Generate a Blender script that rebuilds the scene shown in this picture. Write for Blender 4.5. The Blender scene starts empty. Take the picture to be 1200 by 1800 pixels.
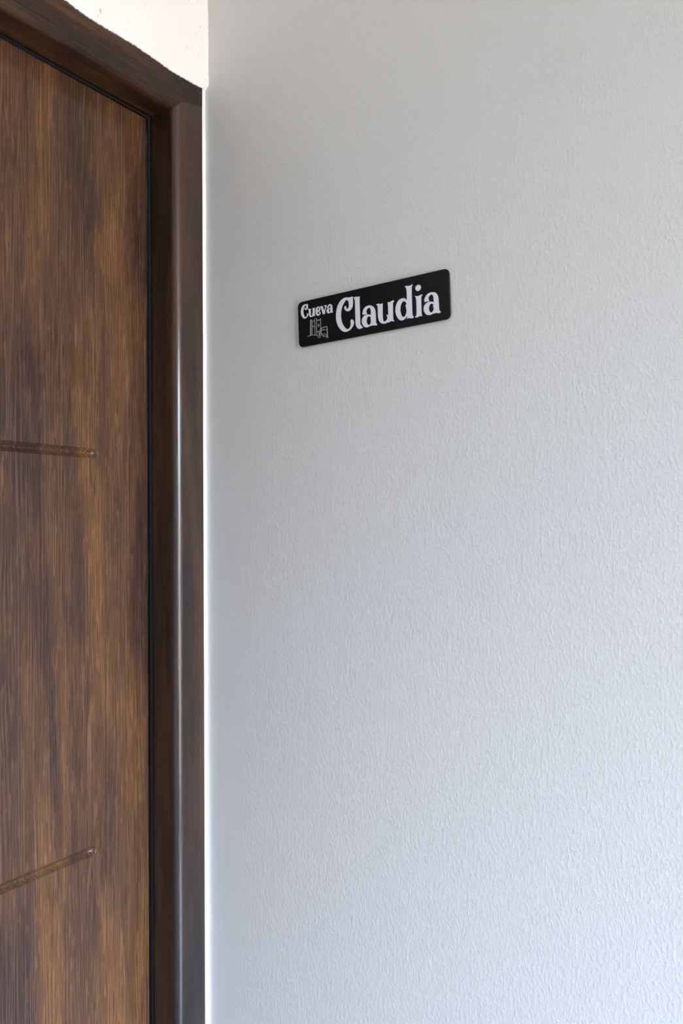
import bpy, bmesh, math, random
from mathutils import Vector, Matrix

scene = bpy.context.scene
COL = scene.collection
random.seed(4)

# ------------------------------------------------------------------ camera
# Room axes: the door wall lies in y = 0 (room on y < 0), the sign wall in x = 0
# (room on x < 0), their corner is the z axis.  Pixels refer to a 1200 x 1800 frame.
FPX, YAW, ROLL, HORIZON = 1430.0, math.radians(33.3), math.radians(0.2), 921.0
CAM = Vector((-0.8427, -0.779, 1.5))
FWD = Vector((math.cos(YAW), math.sin(YAW), 0))
RGT = Vector((math.sin(YAW), -math.cos(YAW), 0))
UPV = Vector((0, 0, 1))
cr, sr = math.cos(ROLL), math.sin(ROLL)


def ray(px, py):
    u, v = (px - 600) / FPX, -(py - HORIZON) / FPX
    return FWD + (u * cr + v * sr) * RGT + (-u * sr + v * cr) * UPV


def on_y(px, py, y):
    r = ray(px, py)
    return CAM + r * ((y - CAM.y) / r.y)


def on_x(px, py, x):
    r = ray(px, py)
    return CAM + r * ((x - CAM.x) / r.x)


cd = bpy.data.cameras.new('camera')
cam = bpy.data.objects.new('camera', cd)
COL.objects.link(cam)
cx = RGT * cr - UPV * sr
cy = UPV * cr + RGT * sr
m = Matrix.Identity(4)
for i in range(3):
    m[i][0], m[i][1], m[i][2], m[i][3] = cx[i], cy[i], -FWD[i], CAM[i]
cam.matrix_world = m
cd.sensor_fit = 'VERTICAL'
cd.sensor_height = 36.0
cd.sensor_width = 24.0
cd.lens = 36.0 * FPX / 1800.0
cd.shift_y = (HORIZON - 900.0) / 1800.0
cd.clip_start = 0.02
scene.camera = cam

# ------------------------------------------------------------------ light
scene.view_settings.view_transform = 'Standard'
scene.view_settings.look = 'None'
scene.view_settings.gamma = 1.0
scene.view_settings.use_curve_mapping = False
scene.view_settings.exposure = 0.0
scene.cycles.use_denoising = True
scene.cycles.max_bounces = 10
scene.cycles.diffuse_bounces = 6

# sunlit ground below the horizon, pale haze at it, bluer and brighter sky above
GROUND, HAZE, SKY = (1.0, 0.875, 0.71), (0.90, 1.0, 0.97), (0.57, 0.725, 1.0)
GROUND_S, HAZE_S, SKY_S = 7.2, 12.0, 73.0
WIN = dict(x0=-1.45, x1=-0.10, z0=0.15, z1=2.35, y=-2.9)

world = bpy.data.worlds.new('world')
scene.world = world
world.use_nodes = True
wt = world.node_tree
wt.nodes.clear()
wo = wt.nodes.new('ShaderNodeOutputWorld')
wb = wt.nodes.new('ShaderNodeBackground')
wg = wt.nodes.new('ShaderNodeTexCoord')
ws = wt.nodes.new('ShaderNodeSeparateXYZ')
wc = wt.nodes.new('ShaderNodeValToRGB')
wm = wt.nodes.new('ShaderNodeMapRange')
wm.inputs['From Min'].default_value = -1.0
wm.inputs['From Max'].default_value = 1.0
el = wc.color_ramp.elements
el[0].position, el[1].position = 0.485, 0.515
el.new(0.72)
for e, c, k in zip(el, (GROUND, HAZE, SKY), (GROUND_S, HAZE_S, SKY_S)):
    e.color = tuple(v * k / 73.0 for v in c) + (1,)
wb.inputs['Strength'].default_value = 73.0
wt.links.new(wg.outputs['Generated'], ws.inputs[0])
wt.links.new(ws.outputs['Z'], wm.inputs['Value'])
wt.links.new(wm.outputs[0], wc.inputs[0])
wt.links.new(wc.outputs[0], wb.inputs['Color'])
wt.links.new(wb.outputs[0], wo.inputs['Surface'])

pl = bpy.data.lights.new('window_portal', 'AREA')
pl.shape = 'RECTANGLE'
pl.size = WIN['x1'] - WIN['x0']
pl.size_y = WIN['z1'] - WIN['z0']
pl.cycles.is_portal = True
po = bpy.data.objects.new('window_portal', pl)
COL.objects.link(po)
po.location = ((WIN['x0'] + WIN['x1']) / 2, WIN['y'] - 0.02, (WIN['z0'] + WIN['z1']) / 2)
po.rotation_euler = (math.radians(90), 0, 0)


# ------------------------------------------------------------------ materials
STAIN = (0.4445, -0.002, 2.098)      # worn dark spot on the head, near its right end

class NT:
    def __init__(self, name):
        self.m = bpy.data.materials.new(name)
        self.m.use_nodes = True
        self.t = self.m.node_tree
        self.b = self.t.nodes['Principled BSDF']
        self.tc = self.n('ShaderNodeTexCoord')

    def n(self, kind, **kw):
        nd = self.t.nodes.new(kind)
        for k, v in kw.items():
            setattr(nd, k, v)
        return nd

    def l(self, a, b):
        self.t.links.new(a, b)

    def mapping(self, scale, loc=(0, 0, 0), src=None):
        mp = self.n('ShaderNodeMapping')
        mp.inputs['Scale'].default_value = scale
        mp.inputs['Location'].default_value = loc
        self.l(src or self.tc.outputs['Object'], mp.inputs['Vector'])
        return mp.outputs[0]

    def noise(self, vec, scale=1.0, detail=3.0, rough=0.5, dist=0.0):
        nd = self.n('ShaderNodeTexNoise')
        nd.inputs['Scale'].default_value = scale
        nd.inputs['Detail'].default_value = detail
        nd.inputs['Roughness'].default_value = rough
        nd.inputs['Distortion'].default_value = dist
        self.l(vec, nd.inputs['Vector'])
        return nd.outputs[0]

    def rng(self, v, a, b, c=0.0, d=1.0):
        nd = self.n('ShaderNodeMapRange')
        nd.inputs['From Min'].default_value = a
        nd.inputs['From Max'].default_value = b
        nd.inputs['To Min'].default_value = c
        nd.inputs['To Max'].default_value = d
        self.l(v, nd.inputs['Value'])
        return nd.outputs[0]

    def math(self, op, a, b):
        nd = self.n('ShaderNodeMath', operation=op)
        for i, v in enumerate((a, b)):
            if isinstance(v, (int, float)):
                nd.inputs[i].default_value = v
            else:
                self.l(v, nd.inputs[i])
        return nd.outputs[0]

    def mix(self, fac, a, b, blend='MIX'):
        nd = self.n('ShaderNodeMix', data_type='RGBA', blend_type=blend)
        for i, v in ((0, fac), (6, a), (7, b)):
            if isinstance(v, (int, float)):
                nd.inputs[i].default_value = v
            elif isinstance(v, tuple):
                nd.inputs[i].default_value = v + (1,)
            else:
                self.l(v, nd.inputs[i])
        return nd.outputs[2]

    def bump(self, h, strength, dist, normal=None):
        nd = self.n('ShaderNodeBump')
        nd.inputs['Strength'].default_value = strength
        nd.inputs['Distance'].default_value = dist
        self.l(h, nd.inputs['Height'])
        if normal:
            self.l(normal, nd.inputs['Normal'])
        return nd.outputs[0]


def wood(name, along, warm, mid, dark, off=(0, 0, 0), rough=0.45, coat=0.45, line=1.0, stain=None, low=(0.40, 0.50), high=(0.49, 0.60), spec=0.5, crough=0.09):
    """Stained, brushed wood with fine combed lines; grain along axis 0 (x) or 2 (z)."""
    t = NT(name)

    def sc(across, lng):
        s = [across, across, across]
        s[along] = lng
        return tuple(s)
    big = t.noise(t.mapping(sc(12, 1.5), off), 1.0, 2.0, 0.5, 0.9)
    blot = t.noise(t.mapping(sc(34, 4.6), off), 1.0, 3.0, 0.6, 0.8)
    v = t.math('ADD', t.math('MULTIPLY', big, 0.66), t.math('MULTIPLY', blot, 0.34))
    c1 = t.mix(t.rng(v, *low), dark, mid)
    c2 = t.mix(t.rng(v, *high), c1, warm)
    # combed lines: near-even pitch, slightly drifting, fading in and out
    sp = t.n('ShaderNodeSeparateXYZ')
    t.l(t.tc.outputs['Object'], sp.inputs[0])
    drift = t.noise(t.mapping(sc(60, 2.5), off), 1.0, 2.0, 0.5, 0.0)
    ph = t.math('ADD', t.math('MULTIPLY', sp.outputs[2 if along == 0 else 0], 2 * math.pi / 0.0036), t.math('MULTIPLY', drift, 34.0))
    comb = t.rng(t.math('SINE', ph, 0.0), 0.35, 1.0)
    fade = t.rng(t.noise(t.mapping(sc(90, 9), off), 1.0, 3.0, 0.6, 0.0), 0.38, 0.60)
    comb = t.math('MULTIPLY', comb, fade)
    fleck = t.rng(t.noise(t.mapping(sc(480, 32), off), 1.0, 2.0, 0.55, 0.6), 0.55, 0.70)
    pore = t.rng(t.noise(t.mapping(sc(560, 24), (off[0] + 5, off[1], off[2])), 1.0, 2.0, 0.5, 0.4), 0.54, 0.68)
    lines = t.math('MAXIMUM', comb, t.math('MULTIPLY', fleck, 0.85))
    lt = t.mix(0.35, t.mix(1.0, c2, (2.6, 2.75, 3.0), 'MULTIPLY'), tuple(1.25 * w for w in warm))
    dk = t.mix(1.0, c2, (0.5, 0.47, 0.45), 'MULTIPLY')
    c3 = t.mix(t.math('MULTIPLY', pore, 0.85), c2, dk)
    c4 = t.mix(t.math('MULTIPLY', lines, 0.85 * line), c3, lt)
    if stain:
        dn = t.n('ShaderNodeVectorMath', operation='DISTANCE')
        t.l(t.mapping((1, 1, 1.8)), dn.inputs[0])
        dn.inputs[1].default_value = (stain[0], stain[1], stain[2] * 1.8)
        sn = t.noise(t.mapping(sc(160, 35), off), 1.0, 4.0, 0.65, 0.6)
        mk = t.math('MULTIPLY', t.rng(dn.outputs['Value'], 0.046, 0.016), t.rng(sn, 0.36, 0.52))
        c4 = t.mix(mk, c4, (0.004, 0.0035, 0.004))
        mk2 = t.math('MULTIPLY', t.rng(dn.outputs['Value'], 0.026, 0.012), t.rng(sn, 0.60, 0.68))
        c4 = t.mix(mk2, c4, (0.22, 0.20, 0.19))
    t.l(c4, t.b.inputs['Base Color'])
    t.b.inputs['Roughness'].default_value = rough
    t.b.inputs['Coat Weight'].default_value = coat
    t.b.inputs['Coat Roughness'].default_value = crough
    t.b.inputs['Specular IOR Level'].default_value = spec
    h = t.math('ADD', t.math('MULTIPLY', lines, 0.6), t.math('MULTIPLY', pore, -0.5))
    t.l(t.bump(h, 0.3, 0.0005), t.b.inputs['Normal'])
    return t.m


WARM, MID, DARK = (0.112, 0.050, 0.017), (0.064, 0.029, 0.0150), (0.032, 0.0162, 0.0115)
M_DOOR = wood('door_wood', 2, WARM, MID, DARK, (0.3, 0, 0.1), coat=0.55, spec=0.15, high=(0.505, 0.64))
FW, FM, FD = (0.044, 0.0175, 0.006), (0.0185, 0.0075, 0.0038), (0.006, 0.0031, 0.0022)
M_JAMB = wood('jamb_wood', 2, FW, FM, FD, (1.3, 0.2, 0.7), 0.34, 0.7, 0.6, crough=0.15)
M_HEAD = wood('head_wood', 0, (0.072, 0.030, 0.0095), (0.030, 0.0122, 0.0050), (0.010, 0.005, 0.003), (2.1, 0.4, 3.2), 0.4, 0.3, 0.8, stain=STAIN, spec=0.3)

t = NT('rubber_seal')
t.b.inputs['Base Color'].default_value = (0.004, 0.004, 0.005, 1)
t.b.inputs['Roughness'].default_value = 0.5
t.b.inputs['Specular IOR Level'].default_value = 0.1
M_SEAL = t.m


def paint(name, col, rough, stipple, spec=0.35):
    """Rolled wall paint: fine upright stipple, softer brushed band close to the corner."""
    t = NT(name)
    a = t.noise(t.mapping((290, 290, 200)), 1.0, 3.0, 0.55, 0.4)
    b = t.noise(t.mapping((95, 95, 60)), 1.0, 2.0, 0.5, 0.8)
    br = t.noise(t.mapping((420, 420, 9)), 1.0, 2.0, 0.5, 0.0)
    sp = t.n('ShaderNodeSeparateXYZ')
    t.l(t.tc.outputs['Object'], sp.inputs[0])
    near = t.rng(sp.outputs['Y'], -0.075, -0.035)
    roll = t.math('ADD', t.math('MULTIPLY', t.rng(a, 0.46, 0.74), 0.7), t.math('MULTIPLY', b, 0.5))
    mx = t.n('ShaderNodeMix')
    t.l(near, mx.inputs[0])
    t.l(roll, mx.inputs[2])
    t.l(t.math('MULTIPLY', br, 0.35), mx.inputs[3])
    t.l(t.bump(mx.outputs[0], stipple, 0.0011), t.b.inputs['Normal'])
    t.b.inputs['Base Color'].default_value = col + (1,)
    t.b.inputs['Roughness'].default_value = rough
    t.b.inputs['Specular IOR Level'].default_value = spec
    return t.m


M_SIGNWALL = paint('rolled_paint', (0.627, 0.623, 0.612), 0.55, 0.31)

t = NT('white_plaster')
pn = t.noise(t.mapping((14, 14, 14)), 1.0, 4.0, 0.55, 0.3)
pf = t.noise(t.mapping((90, 90, 90)), 1.0, 4.0, 0.6, 0.5)
pit = t.rng(t.noise(t.mapping((330, 330, 150)), 1.0, 2.0, 0.6, 0.8), 0.66, 0.74, 1.0, 0.0)
gate = t.rng(t.noise(t.mapping((22, 22, 22), (3, 1, 2)), 1.0, 2.0), 0.46, 0.54)
pits = t.math('MAXIMUM', pit, t.math('SUBTRACT', 1.0, gate))
hh = t.math('ADD', t.math('ADD', t.math('MULTIPLY', pn, 0.8), t.math('MULTIPLY', pf, 0.25)), t.math('MULTIPLY', pits, 0.5))
t.l(t.bump(hh, 0.5, 0.002), t.b.inputs['Normal'])
t.l(t.mix(pits, (0.5, 0.48, 0.45), (0.92, 0.915, 0.90)), t.b.inputs['Base Color'])
t.b.inputs['Roughness'].default_value = 0.7
M_PLASTER = t.m

t = NT('white_caulk')
t.b.inputs['Base Color'].default_value = (0.9, 0.9, 0.9, 1)
t.b.inputs['Roughness'].default_value = 0.4
M_CAULK = t.m

t = NT('room_paint')
t.b.inputs['Base Color'].default_value = (0.34, 0.32, 0.29, 1)
t.b.inputs['Roughness'].default_value = 0.7
M_ROOM = t.m

t = NT('warm_ceiling_paint')
t.b.inputs['Base Color'].default_value = (0.55, 0.50, 0.42, 1)
t.b.inputs['Roughness'].default_value = 0.75
M_CEIL = t.m

t = NT('floor_tile')
bk = t.n('ShaderNodeTexBrick')
bk.offset = 0.0
bk.inputs['Scale'].default_value = 1.0
bk.inputs['Brick Width'].default_value = 0.33
bk.inputs['Row Height'].default_value = 0.33
bk.inputs['Mortar Size'].default_value = 0.004
bk.inputs['Color1'].default_value = (0.20, 0.19, 0.18, 1)
bk.inputs['Color2'].default_value = (0.24, 0.225, 0.21, 1)
bk.inputs['Mortar'].default_value = (0.14, 0.135, 0.13, 1)
t.l(t.tc.outputs['Object'], bk.inputs['Vector'])
t.l(bk.outputs['Color'], t.b.inputs['Base Color'])
t.b.inputs['Roughness'].default_value = 0.35
M_FLOOR = t.m

t = NT('sign_black')
gr = t.noise(t.mapping((300, 300, 300)), 1.0, 2.0)
t.l(t.rng(gr, 0.3, 0.7, 0.30, 0.40), t.b.inputs['Roughness'])
t.b.inputs['Base Color'].default_value = (0.0035, 0.0035, 0.0042, 1)
t.b.inputs['Specular IOR Level'].default_value = 0.3
M_SIGN = t.m

t = NT('sign_white')
t.b.inputs['Base Color'].default_value = (0.72, 0.72, 0.79, 1)
t.b.inputs['Roughness'].default_value = 0.4
M_PRINT = t.m

t = NT('sign_grey_line')
t.b.inputs['Base Color'].default_value = (0.46, 0.46, 0.48, 1)
t.b.inputs['Roughness'].default_value = 0.4
M_LINE = t.m


# ------------------------------------------------------------------ helpers
def mesh_obj(name, verts, faces, mat, parent=None, smooth=False, kind=None, label=None, auto=None):
    me = bpy.data.meshes.new(name)
    me.from_pydata([tuple(v) for v in verts], [], faces)
    bm = bmesh.new()
    bm.from_mesh(me)
    bmesh.ops.recalc_face_normals(bm, faces=bm.faces)
    bm.to_mesh(me)
    bm.free()
    me.materials.append(mat)
    for p in me.polygons:
        p.use_smooth = smooth
    if auto is not None:
        me.set_sharp_from_angle(angle=math.radians(auto))
    o = bpy.data.objects.new(name, me)
    COL.objects.link(o)
    if parent:
        o.parent = parent
    if kind:
        o['kind'] = kind
    if label:
        o['label'] = label
    return o


def empty(name, loc, **props):
    o = bpy.data.objects.new(name, None)
    COL.objects.link(o)
    o.location = loc
    o.empty_display_size = 0.05
    for k, v in props.items():
        o[k] = v
    return o


def box_geo(x0, x1, y0, y1, z0, z1, V=None, Fc=None):
    V = V if V is not None else []
    Fc = Fc if Fc is not None else []
    b = len(V)
    V += [(x, y, z) for z in (z0, z1) for y in (y0, y1) for x in (x0, x1)]
    Fc += [tuple(b + i for i in f) for f in ((0, 1, 3, 2), (4, 5, 7, 6), (0, 1, 5, 4), (2, 3, 7, 6), (0, 2, 6, 4), (1, 3, 7, 5))]
    return V, Fc


# ------------------------------------------------------------------ room shell
RX, RY, RZ = -2.6, WIN['y'], 2.6
DOOR_Y = 0.05                 # face of the door leaf
FACE_Y = -0.002               # face of the door frame
XR = -0.0585                  # reveal of the right jamb
XO = -0.0062                  # outer edge of the right jamb
ZT = 2.0555                   # underside of the frame head
ZO = 2.1050                   # top of the frame head
RAD = 0.012
XL = XR - 0.83                # reveal of the left jamb
XLO = XL - (XO - XR)

V, Fc = box_geo(0.0, 0.15, RY - 0.15, 0.2, -0.02, RZ)
wall_right = mesh_obj('wall_right', V, Fc, M_SIGNWALL, kind='structure', label='light grey rolled paint wall that carries the name sign')
V, Fc = box_geo(RX - 0.15, 0.15, RY - 0.15, 0.2, -0.12, -0.0)
mesh_obj('floor', V, Fc, M_FLOOR, kind='structure', label='pale tiled floor of the room')
V, Fc = box_geo(RX - 0.15, 0.15, RY - 0.15, 0.2, RZ, RZ + 0.1)
mesh_obj('ceiling', V, Fc, M_CEIL, kind='structure', label='plain painted ceiling')
V, Fc = box_geo(RX - 0.15, RX, RY - 0.15, 0.2, 0.0, RZ)
mesh_obj('wall_side', V, Fc, M_ROOM, kind='structure', label='plain painted wall facing the name sign')
V, Fc = [], []
box_geo(RX, WIN['x0'], RY - 0.15, RY, 0, RZ, V, Fc)
box_geo(WIN['x1'], 0.0, RY - 0.15, RY, 0, RZ, V, Fc)
box_geo(WIN['x0'], WIN['x1'], RY - 0.15, RY, 0, WIN['z0'], V, Fc)
box_geo(WIN['x0'], WIN['x1'], RY - 0.15, RY, WIN['z1'], RZ, V, Fc)
mesh_obj('wall_back', V, Fc, M_ROOM, kind='structure', label='plain painted wall with the window opposite the door')
V, Fc = [], []
fr = 0.05
box_geo(WIN['x0'], WIN['x0'] + fr, RY - 0.10, RY - 0.04, WIN['z0'], WIN['z1'], V, Fc)
box_geo(WIN['x1'] - fr, WIN['x1'], RY - 0.10, RY - 0.04, WIN['z0'], WIN['z1'], V, Fc)
box_geo(WIN['x0'] + fr, WIN['x1'] - fr, RY - 0.10, RY - 0.04, WIN['z0'], WIN['z0'] + fr, V, Fc)
box_geo(WIN['x0'] + fr, WIN['x1'] - fr, RY - 0.10, RY - 0.04, WIN['z1'] - fr, WIN['z1'], V, Fc)
mesh_obj('window_1', V, Fc, M_CAULK, kind='structure', label='white open window frame opposite the door')

# door wall: plaster skin with a hand-made ragged edge along the frame head
edge_px = [(120, 0), (150, 23), (181.7, 43.3), (212, 61), (240, 78.3), (272, 100), (301.7, 121.7), (330, 138.5), (356.7, 153.0)]
PY = -0.0055
edge = [on_y(px, py, PY) for px, py in edge_px]
ex = [(p.x, p.z) for p in edge]
xs = []
x = XLO - 0.01
while x < ex[0][0] - 0.01:
    xs.append((x, ZO + 0.0015 * math.sin(37 * x) + 0.001 * math.sin(91 * x + 1)))
    x += 0.02
low = xs + ex + [(0.0, ex[-1][1] + 0.001)]
# refine and roughen
fine = []
for (xa, za), (xb, zb) in zip(low[:-1], low[1:]):
    n = max(1, int(abs(xb - xa) / 0.0015))
    for k in range(n):
        s = k / n
        fine.append((xa + (xb - xa) * s, za + (zb - za) * s + random.uniform(-0.0006, 0.0006)))
fine.append(low[-1])
V, Fc = [], []
for (xx, zz) in fine:
    V += [(xx, 0.0, zz - 0.0008), (xx, PY + 0.0022, zz - 0.0004), (xx, PY, zz + 0.003), (xx, PY, zz + 0.005), (xx, PY, ZO + 0.06), (xx, PY, RZ), (xx, 0.15, RZ), (xx, 0.15, ZO - 0.003)]
n = len(fine)
K = 8
for i in range(n - 1):
    for k in range(K):
        a, b = i * K + k, i * K + (k + 1) % K
        Fc.append((a, b, b + K, a + K))
Fc += [tuple(range(K)), tuple((n - 1) * K + k for k in range(K))]
box_geo(RX, XLO - 0.01, PY, 0.15, 0, RZ, V, Fc)
box_geo(XO + 0.0005, 0.0, 0.002, 0.15, 0, ZO - 0.003, V, Fc)
mesh_obj('wall_left', V, Fc, M_PLASTER, kind='structure', label='white plaster wall above and around the brown door', smooth=True, auto=35)

# ragged white caulk filling the joint between the right jamb and the sign wall
V, Fc = [], []
zs = [0.0 + 0.003 * i for i in range(int((ZO - 0.004) / 0.003))] + [ZO - 0.002]


def wob(z, s):
    return (math.sin(z * 11 + s) * 0.35 + math.sin(z * 29 + 2 * s) * 0.3 + math.sin(z * 67 + 3 * s) * 0.2 + random.uniform(-0.12, 0.12))


P = 6
for z in zs:
    w1, w2 = wob(z, 1.0), wob(z, 2.3)
    xl = XO - 0.0004 + 0.0008 * w1
    yr = -0.0012 + 0.0010 * w2
    pts = [(xl, FACE_Y + 0.001), (xl + 0.0004, FACE_Y - 0.0006), (XO + 0.0022, -0.0008 + 0.0002 * w2), (-0.0018, -0.0004), (-0.0004, yr), (0.0005, yr - 0.0004)]
    V += [(px, py, z) for px, py in pts]
for i in range(len(zs) - 1):
    for k in range(P - 1):
        a = i * P + k
        Fc.append((a, a + 1, a + 1 + P, a + P))
mesh_obj('trim_2', V, Fc, M_CAULK, kind='structure', smooth=True, label='uneven white caulk line between door frame and grey wall')

# ragged plaster edge in the corner above the frame
V, Fc = [], []
zs2 = [ZO + 0.002 + 0.0025 * i for i in range(int((RZ - ZO - 0.004) / 0.0025))]
for z in zs2:
    w2 = wob(z, 4.1)
    yr = PY - 0.0012 - 0.0014 * max(-0.4, w2) - random.uniform(0, 0.0007)
    V += [(-0.004, PY + 0.0004, z), (-0.002, PY - 0.0003, z), (-0.0006, PY - 0.0008, z), (-0.0002, yr, z), (0.0004, yr - 0.0002, z)]
for i in range(len(zs2) - 1):
    for k in range(4):
        a = i * 5 + k
        Fc.append((a, a + 1, a + 6, a + 5))
mesh_obj('trim_3', V, Fc, M_PLASTER, kind='structure', smooth=True, label='uneven white plaster edge in the corner above the door')

# ------------------------------------------------------------------ door frame
frame = empty('trim_1', ((XL + XR) / 2, 0.0, 0.0), kind='structure', label='dark brown rounded wooden door frame')
FO = frame.location.copy()


def arc(n=12):
    return [(RAD * (1 - math.cos(a)), RAD * (1 - math.sin(a))) for a in (math.pi / 2 * k / n for k in range(n + 1))]


JZ = 0.009
BACK = 0.11


def profile():
    """(distance from the reveal, y): stop behind the leaf, reveal, rounded edge, face, back."""
    pr = [(0.0, BACK), (0.0, DOOR_Y), (0.0, 0.03), (0.0, FACE_Y + RAD + 0.001)]
    pr += [(d, FACE_Y + q) for d, q in arc()][0:]
    return pr


W = XO - XR


def joint_z(d):
    """height of the head/jamb joint over the distance from the reveal"""
    if d <= RAD:
        return ZT + d
    return ZT + RAD + JZ * (d - RAD) / (W - RAD)


def jamb(sign, xr):
    pr = profile() + [(W * 0.5, FACE_Y), (W - 0.001, FACE_Y), (W, FACE_Y + 0.001), (W, BACK)]
    V, Fc = [], []
    lv = [0.0, 0.5, 1.0, 1.5, 2.0, None]
    for z in lv:
        for d, y in pr:
            V.append((xr + sign * d - FO.x, y, joint_z(d) if z is None else z))
    n = len(pr)
    for i in range(len(lv) - 1):
        for k in range(n):
            a, b = i * n + k, i * n + (k + 1) % n
            Fc.append((a, b, b + n, a + n))
    Fc += [tuple(range(n))]
    return mesh_obj('jamb', V, Fc, M_JAMB, frame, smooth=True, auto=40)


jamb(1, XR)
jamb(-1, XL)

H = ZO - ZT
pr = profile() + [(RAD + JZ, FACE_Y), (RAD + JZ + 0.012, FACE_Y), (H - 0.001, FACE_Y), (H, FACE_Y + 0.001), (H, BACK)]


def head_x(d):
    if d <= RAD:
        return d
    if d <= RAD + JZ:
        return RAD + (W - RAD) * (d - RAD) / JZ
    return W


V, Fc = [], []
n = len(pr)
secs = [0.0, 0.25, 0.5, 0.75, 1.0]
for s in secs:
    for d, y in pr:
        xa, xb = XL - head_x(d), XR + head_x(d)
        V.append((xa + (xb - xa) * s - FO.x, y, ZT + d))
for i in range(len(secs) - 1):
    for k in range(n):
        a, b = i * n + k, i * n + (k + 1) % n
        Fc.append((a, b, b + n, a + n))
mesh_obj('head', V, Fc, M_HEAD, frame, smooth=True, auto=40)

# rubber seal running round the inside of the frame against the leaf
V, Fc = [], []
sr_ = 0.0032
path = [(XR - 0.0005, 0.01), (XR - 0.0005, ZT - 0.0005), (XL + 0.0005, ZT - 0.0005), (XL + 0.0005, 0.01)]
dirs = [(-1, 0), (-1, -1), (1, -1), (1, 0)]
NS = 10
for (px, pz), (dx, dz) in zip(path, dirs):
    for k in range(NS):
        a = 2 * math.pi * k / NS
        r = sr_ * math.cos(a)
        V.append((px + dx * r - FO.x, DOOR_Y - 0.003 + sr_ * math.sin(a), pz + dz * r))
for i in range(3):
    for k in range(NS):
        a, b = i * NS + k, i * NS + (k + 1) % NS
        Fc.append((a, b, b + NS, a + NS))
mesh_obj('seal', V, Fc, M_SEAL, frame, smooth=True, label='black rubber seal')

# ------------------------------------------------------------------ door leaf
door = empty('door_1', ((XL + XR) / 2, DOOR_Y + 0.02, 0.0), kind='structure', label='brown wood grain door with routed horizontal grooves')
DO = door.location.copy()
x0, x1, z0, z1 = XL + 0.003, XR - 0.003, 0.006, ZT - 0.003
g_end = -0.1530
GROOVES = [(1.5906, -0.1525), (1.0876, -0.1570), (0.5846, -0.1545)]
GW, GD = 0.0064, 0.0056
gleft = x0 + 0.095
zc = set()
for gz, ge in GROOVES:
    for k in range(-16, 17):
        zc.add(round(gz + k * 0.0005, 6))
for k in range(0, 42):
    z = z0 + (z1 - z0) * k / 41
    if all(abs(z - g[0]) > 0.009 for g in GROOVES):
        zc.add(round(z, 6))
zc = sorted(zc)
xc = set()
for k in range(0, 31):
    xc.add(round(gleft - 0.008 + k * 0.0008, 6))
for k in range(0, 41):
    xc.add(round(-0.168 + k * 0.0006, 6))
for k in range(0, 60):
    xx = x0 + (x1 - x0) * k / 59
    if not (gleft - 0.009 < xx < gleft + 0.017 or -0.169 < xx < -0.143):
        xc.add(round(xx, 6))
xc = sorted(xc)


def gdepth(xx, zz):
    d = 0.0
    for gz, ge in GROOVES:
        dz = zz - gz
        if abs(dz) > GW * 1.4:
            continue
        dx = max(0.0, xx - (ge - 0.004), (gleft - xx)) * 0.6
        q = math.sqrt(dz * dz + dx * dx) / GW
        if q < 1:
            e = min(1.0, max(0.0, 1 - min(ge - 0.004 - xx, xx - gleft) / 0.005))
            d = max(d, GD * (1 - q ** (1.3 + 0.7 * e)))
    return d


V = [(xx - DO.x, DOOR_Y + gdepth(xx, zz) - DO.y, zz) for zz in zc for xx in xc]
nx, nz = len(xc), len(zc)
Fc = [(j * nx + i, j * nx + i + 1, (j + 1) * nx + i + 1, (j + 1) * nx + i) for j in range(nz - 1) for i in range(nx - 1)]
ring = [i for i in range(nx)] + [j * nx + nx - 1 for j in range(1, nz)] + [(nz - 1) * nx + i for i in range(nx - 2, -1, -1)] + [j * nx for j in range(nz - 2, 0, -1)]
b0 = len(V)
for i in ring:
    V.append((V[i][0], DOOR_Y + 0.04 - DO.y, V[i][2]))
nr = len(ring)
for k in range(nr):
    k2 = (k + 1) % nr
    Fc.append((ring[k], ring[k2], b0 + k2, b0 + k))
Fc.append(tuple(b0 + k for k in range(nr)))
mesh_obj('leaf', V, Fc, M_DOOR, door, smooth=True, auto=45)

# ------------------------------------------------------------------ name sign
TH = 0.002
SX = -0.0017 - TH              # front face of the plate
cpx = [(522.8, 532.0), (788.0, 471.0), (792.2, 559.6), (525.2, 611.3)]     # tl tr br bl
cw = [on_x(px, py, SX) for px, py in cpx]
cen = sum(cw, Vector()) / 4
ax = ((cw[1] - cw[0]) + (cw[2] - cw[3])) / 2
SWD = ax.length
ax.normalize()
nrm = Vector((-1, 0, 0))
ay = nrm.cross(ax)
SHT = ((cw[0] - cw[3]).length + (cw[1] - cw[2]).length) / 2
print('SIGN', SWD, SHT, 'tilt', math.degrees(math.atan2(ax.z, -ax.y)), [tuple(round((c - cen).dot(a), 4) for a in (ax, ay)) for c in cw])
sign = empty('name_sign', (0, 0, 0), label='black plastic name sign with pale lettering on the grey wall', category='sign')
sm = Matrix.Identity(4)
for i in range(3):
    sm[i][0], sm[i][1], sm[i][2], sm[i][3] = ax[i], ay[i], nrm[i], cen[i]
sign.matrix_world = sm
smi = sm.inverted()


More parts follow.
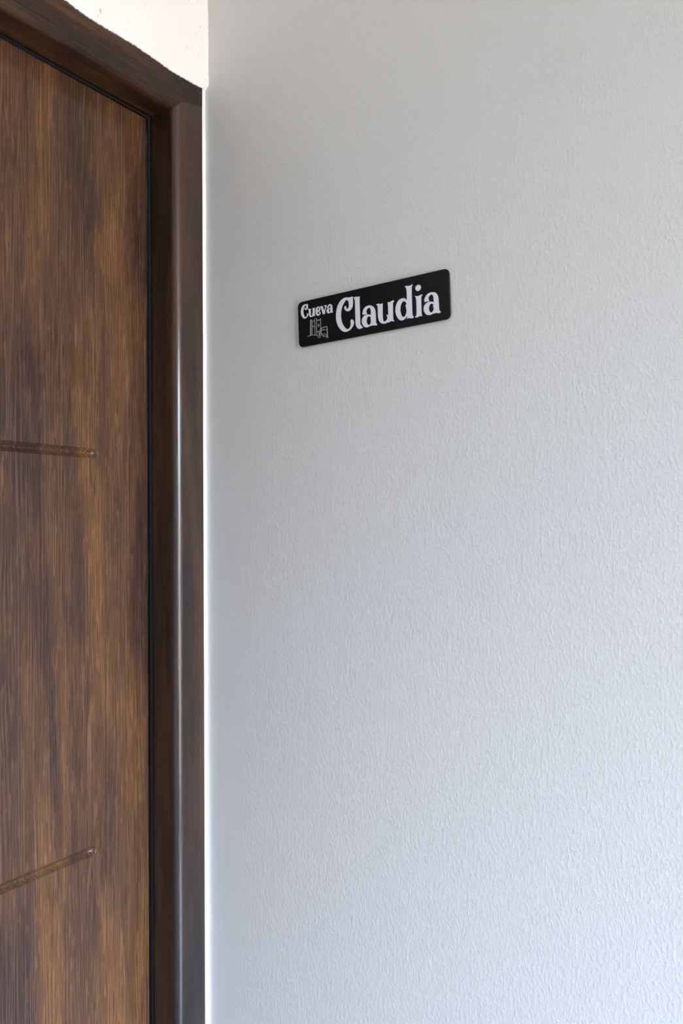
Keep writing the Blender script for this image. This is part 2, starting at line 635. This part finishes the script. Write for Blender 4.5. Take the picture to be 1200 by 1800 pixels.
def plate():
    r = 0.0062
    pts = []
    for sx_, sy_, a0 in ((1, 1, 0), (-1, 1, 90), (-1, -1, 180), (1, -1, 270)):
        for k in range(5):
            a = math.radians(a0 + 90 * k / 4)
            pts.append((sx_ * (SWD / 2 - r) + r * math.cos(a), sy_ * (SHT / 2 - r) + r * math.sin(a)))
    n = len(pts)
    V = []
    for ins, z in ((0.0, -TH), (0.0, -0.0004), (0.0004, 0.0)):
        for px, py in pts:
            V.append((px * (1 - 2 * ins / SWD), py * (1 - 2 * ins / SHT), z))
    Fc = [tuple(range(n)), tuple(2 * n + k for k in range(n))]
    for i in range(2):
        for k in range(n):
            a, b = i * n + k, i * n + (k + 1) % n
            Fc.append((a, b, b + n, a + n))
    return mesh_obj('plate', V, Fc, M_SIGN, sign)


plate()
# two adhesive pads hold the plate off the wall
for s in (-1, 1):
    V, Fc = box_geo(s * 0.075 - 0.012, s * 0.075 + 0.012, -0.018, 0.018, SX - 0.0002, -TH)
    mesh_obj('adhesive_pad', V, Fc, M_CAULK, sign)

# crop frames the outlines were measured in: origin and magnification
CR = {'C': (586, 514, 24.0), 'l': (615, 505, 22.5), 'u': (650, 510, 24.0), 'd': (690, 495, 24.0), 'i': (724, 495, 1200 / 56),
      's': (526, 530, 1200 / 36), 'e': (552, 530, 1200 / 38), 'k': (536, 556, 1200 / 46)}


def loc(crop, x, y):
    ox, oy, s = CR[crop]
    p = smi @ on_x(ox + x / s, oy + y / s, SX)
    return (p.x, p.y)


def smooth_loop(pts, sub=4):
    """closed Catmull-Rom through the points; points flagged as corners stay sharp"""
    out, n = [], len(pts)
    for i in range(n):
        p0, p1, p2, p3 = pts[i - 1], pts[i], pts[(i + 1) % n], pts[(i + 2) % n]
        a = p1 if p1[2] else p0
        b = p2 if p2[2] else p3
        for k in range(sub):
            s = k / sub
            q = []
            for c in (0, 1):
                m1 = (p2[c] - a[c]) / 2 if not p1[2] else (p2[c] - p1[c]) / 2
                m2 = (b[c] - p1[c]) / 2 if not p2[2] else (p2[c] - p1[c]) / 2
                h = s * s * s
                q.append((2 * h - 3 * s * s + 1) * p1[c] + (h - 2 * s * s + s) * m1 + (-2 * h + 3 * s * s) * p2[c] + (h - s * s) * m2)
            out.append(tuple(q))
    return out


def outline(crop, txt):
    """'x,y x,y! ...' -> loop; '!' marks a corner, '@c' switches crop"""
    pts, c = [], crop
    for w in txt.split():
        if w[0] == '@':
            c = w[1]
            continue
        cn = w.endswith('!')
        xx, yy = w.rstrip('!').split(',')
        p = loc(c, float(xx), float(yy))
        pts.append((p[0], p[1], cn))
    return smooth_loop(pts)


DEPTH = 0.00012


def fill(name, loops, mat, label=None):
    cu = bpy.data.curves.new(name, 'CURVE')
    cu.dimensions = '2D'
    cu.fill_mode = 'BOTH'
    cu.extrude = DEPTH
    for lp in loops:
        sp = cu.splines.new('POLY')
        sp.points.add(len(lp) - 1)
        for q, (px, py) in zip(sp.points, lp):
            q.co = (px, py, 0, 1)
        sp.use_cyclic_u = True
    tmp = bpy.data.objects.new(name + '_tmp', cu)
    COL.objects.link(tmp)
    dg = bpy.context.evaluated_depsgraph_get()
    me = bpy.data.meshes.new_from_object(tmp.evaluated_get(dg))
    bpy.data.objects.remove(tmp)
    bpy.data.curves.remove(cu)
    me.name = name
    me.materials.clear()
    me.materials.append(mat)
    o = bpy.data.objects.new(name, me)
    COL.objects.link(o)
    o.parent = sign
    o.location = (0, 0, DEPTH)
    if label:
        o['label'] = label
    return o


GLYPHS = [
    ('large letter C', 'C', ['815,170! 812,230 815,330 822,420 820,500 800,610 760,690 700,755 640,790 590,797 530,780 480,730 455,660 460,610 485,575 510,572 530,595 542,640 552,690 575,700 610,675 635,630 648,560 645,480 630,400 600,340 565,315 530,330 490,375 430,470 375,590 335,740 318,880 318,1020 335,1160 370,1290 425,1400 500,1500 560,1540 605,1550 650,1530 690,1480 720,1400 728,1320 718,1240 725,1180 750,1145 785,1138 825,1165 855,1220 862,1290 845,1370 800,1460 740,1540 660,1610 570,1655 480,1665 390,1640 310,1580 230,1480 165,1350 125,1210 105,1060 108,900 130,740 175,570 245,430 330,320 430,245 530,212 620,215 700,210 760,190']),
    ('large letter l', 'l', ['385,357! 378,460 378,600 385,800 395,1000 402,1200 405,1400 420,1470 455,1530 515,1582! 480,1610 430,1632 370,1645 320,1630 270,1580 235,1500 220,1400 215,1200 208,1000 203,800 197,600 188,500 165,445 140,425! 170,395 220,378 290,378 340,375']),
    ('large letter a after the l', 'l', ['500,1090! 492,1030 510,940 550,850 620,770 700,730 790,718 @u 60,655 130,690 190,760 225,850 240,960 248,1100 253,1250 262,1370 285,1425 315,1442! 285,1485 230,1495 150,1488 100,1490 55,1515! 30,1490! @l 780,1540 720,1570 650,1585 580,1570 520,1510 480,1430 468,1340 480,1250 520,1170 580,1115 650,1088 720,1078 790,1085 828,1105! 828,1000 822,920 805,850 780,815 750,810 700,840 660,900 648,960 660,1010 682,1060! 640,1068 570,1078',
                                  '760,1148 710,1165 675,1230 660,1320 668,1400 700,1465 745,1490 790,1470 820,1410 828,1340 820,1270 805,1225! 828,1215! 820,1185 790,1158']),
    ('large letter u', 'u', ['545,555! 535,620 535,800 538,1000 545,1150 560,1250 585,1315 625,1325 680,1290 720,1230 735,1170 725,1110 697,1055! 710,1040 745,1045 778,1055! 772,900 768,750 762,620 745,500! 790,512 850,505 910,460 960,440 1010,440 1020,465! 985,510 970,570 970,750 975,950 980,1100 985,1220 1000,1270 1035,1325! 990,1320 930,1305 880,1315 830,1345 795,1370 765,1345! 720,1375 660,1405 580,1418 500,1405 440,1370 390,1300 355,1200 340,1080 335,950 332,800 325,690 300,635 262,612! 295,590 350,575 420,582 480,582']),
    ('large letter d', 'd', ['845,125! 815,190 800,280 800,400 805,600 812,800 818,1000 822,1200 832,1350 845,1430 890,1490! 870,1530 800,1550 740,1545 680,1540 640,1560 600,1580! 615,1510 612,1440! 575,1500 520,1570 450,1620 370,1640 300,1625 230,1560 170,1460 130,1340 115,1200 130,1060 170,930 230,820 300,750 380,710 470,700 530,720 570,755 598,785! 597,650 592,500 585,380 570,290 550,250 515,215! 545,190 620,185 700,180 770,155 800,125',
                             '460,832 410,860 370,930 340,1020 325,1130 325,1240 345,1350 385,1440 430,1490 470,1490 520,1450 560,1370 582,1280 580,1180 560,1080 538,990! 560,975 588,972! 570,910 530,850']),
    ('large letter i with a dot', 'i', ['105,535! 150,548 210,548 270,530 330,500 405,490! 360,545 345,620 348,800 352,1000 360,1180 370,1250 380,1300! 350,1308 300,1295 250,1320 190,1350 120,1345! 125,1315 160,1280 170,1220 170,1000 162,800 155,680 140,610',
                                        '250,120 310,145 335,205 325,270 280,330 215,355 160,335 128,270 135,200 185,145']),
    ('large letter a after the i', 'i', ['470,775! 460,720 470,660 500,580 560,490 640,435 720,405 810,400 890,425 950,490 985,580 1000,700 1010,850 1018,1000 1030,1085 1085,1135! 1060,1175 990,1190 930,1180 880,1180 825,1215! 805,1180! 760,1225 690,1255 610,1262 540,1240 480,1170 445,1090 435,1010 455,920 500,850 570,792 650,765 730,757 780,767 815,790! 815,700 805,600 785,520 750,490 720,488 660,530 625,590 620,650 640,710 655,745! 600,748 530,755',
                                         '735,830 690,850 655,910 635,980 640,1060 670,1130 715,1165 760,1145 800,1090 815,1020 805,960 780,910! 820,885! 790,850']),
    ('small letter C', 's', ['495,135! 500,230 505,330 495,400 460,460 415,495 370,500 320,470 298,420 310,375 335,370 350,395 360,425 385,425 405,390 405,310 385,250 350,235 310,280 270,370 245,480 238,600 250,710 280,810 320,880 365,915 405,895 435,850 445,790 445,730 465,692 500,700 520,745 520,800 490,870 440,940 380,985 310,1000 230,970 160,890 115,790 92,660 95,530 125,390 170,290 240,210 320,162 410,165']),
    ('small letter u', 's', ['670,420! 665,520 670,650 672,760 685,835 715,855 750,830 770,770 765,730 755,700! 785,690! 785,550 780,450 760,395! 830,395 920,355! 905,420 900,550 900,700 905,790 930,845! 880,850 840,850 800,870 760,885 710,910 640,905 590,860 565,780 558,650 550,540 520,450! 570,425 620,430']),
    ('small letter e', 'e', ['230,285 300,300 335,340 345,410 330,480 290,540 235,575 190,580! 190,640 210,700 240,720 275,700 290,650 275,600 295,570 335,570 352,610 345,680 310,740 250,780 200,790 150,770 105,700 80,610 80,510 100,420 140,340 190,295',
                             '240,340 210,370 190,440 185,510 215,500 255,460 275,400 270,350']),
    ('small letter v', 'e', ['330,275! 390,262 475,255! 480,310 510,400 550,530! 580,450 610,370 630,300 615,265 590,275 560,280! 575,240 610,205 650,205 680,235 680,290 655,370 625,460 605,560 595,620 610,690! 570,690 530,695 485,725! 475,660 450,580 420,480 385,370 365,320']),
    ('small letter a', 'e', ['730,372! 720,340 740,270 790,200 850,155 910,150 965,180 1000,250 1015,340 1018,450 1020,545 1050,580! 1020,620 960,615 920,625 890,605! 870,640 800,662 740,640 705,580 695,510 715,440 760,392 830,372 905,378! 900,320 890,250 870,212 845,225 815,270 805,310 820,345! 770,350',
                             '870,410 835,430 815,490 825,550 855,590 885,575 905,520 890,460! 905,430']),
]
for label, crop, loops in GLYPHS:
    fill('letter', [outline(crop, s) for s in loops], M_PRINT, 'pale ' + label)

# fine line drawing of two towers and a rock house
STROKES = [
    (18, '245,850 245,190 262,170 308,165 325,240 350,245 430,210 445,120 470,105 520,108 540,150 572,188 600,165 622,188 650,165 668,185 690,120 715,110 720,560'),
    (18, '325,235 325,850'), (8, '278,190 270,850'), (18, '445,200 456,850'), (16, '530,150 538,845'),
    (22, '110,930 180,905 250,875 300,868'),
    (20, '325,852 380,852 420,875 500,870 545,848 590,930 625,985 670,975 700,955 680,920 695,880'),
    (26, '545,715 620,695 690,685 700,590 720,570 742,605'),
    (26, '725,560 760,545 900,490 985,470 1008,490'),
    (18, '1008,490 1025,700 1038,940 1060,965'), (8, '1000,500 1000,870'),
    (18, '1050,968 980,965 940,935 880,900 830,905 850,955'),
    (28, '745,630 850,622 960,605'), (18, '745,620 748,790'), (16, '700,600 712,790'),
    (42, '650,745 655,800'), (26, '655,790 650,890'),
    (20, '690,800 770,800 800,810 830,890'), (20, '650,872 740,870 800,855'),
    (20, '870,850 890,800 940,840 1000,880 1030,940'), (18, '980,960 1000,890'),
    (44, '625,362 625,465'), (34, '382,440 382,480'),
    (30, '575,175 605,185 665,180'),
]
V, Fc = [], []
S = CR['k'][2]
px2m = (loc('k', 600, 500)[1] - loc('k', 600, 600)[1]) / 100
for w, s in STROKES:
    pts = [loc('k', *map(float, p.split(','))) for p in s.split()]
    hw = w * px2m / 2
    for (xa, ya), (xb, yb) in zip(pts[:-1], pts[1:]):
        dx, dy = xb - xa, yb - ya
        L = math.hypot(dx, dy) or 1
        dx, dy = dx / L, dy / L
        xa2, ya2, xb2, yb2 = xa - dx * hw * 0.6, ya - dy * hw * 0.6, xb + dx * hw * 0.6, yb + dy * hw * 0.6
        b = len(V)
        for z in (0.0, DEPTH * 2):
            V += [(xa2 - dy * hw, ya2 + dx * hw, z), (xb2 - dy * hw, yb2 + dx * hw, z), (xb2 + dy * hw, yb2 - dx * hw, z), (xa2 + dy * hw, ya2 - dx * hw, z)]
        Fc += [tuple(b + i for i in f) for f in ((3, 2, 1, 0), (4, 5, 6, 7), (0, 1, 5, 4), (1, 2, 6, 5), (2, 3, 7, 6), (3, 0, 4, 7))]
mesh_obj('emblem', V, Fc, M_LINE, sign, label='grey line drawing of two castle towers')
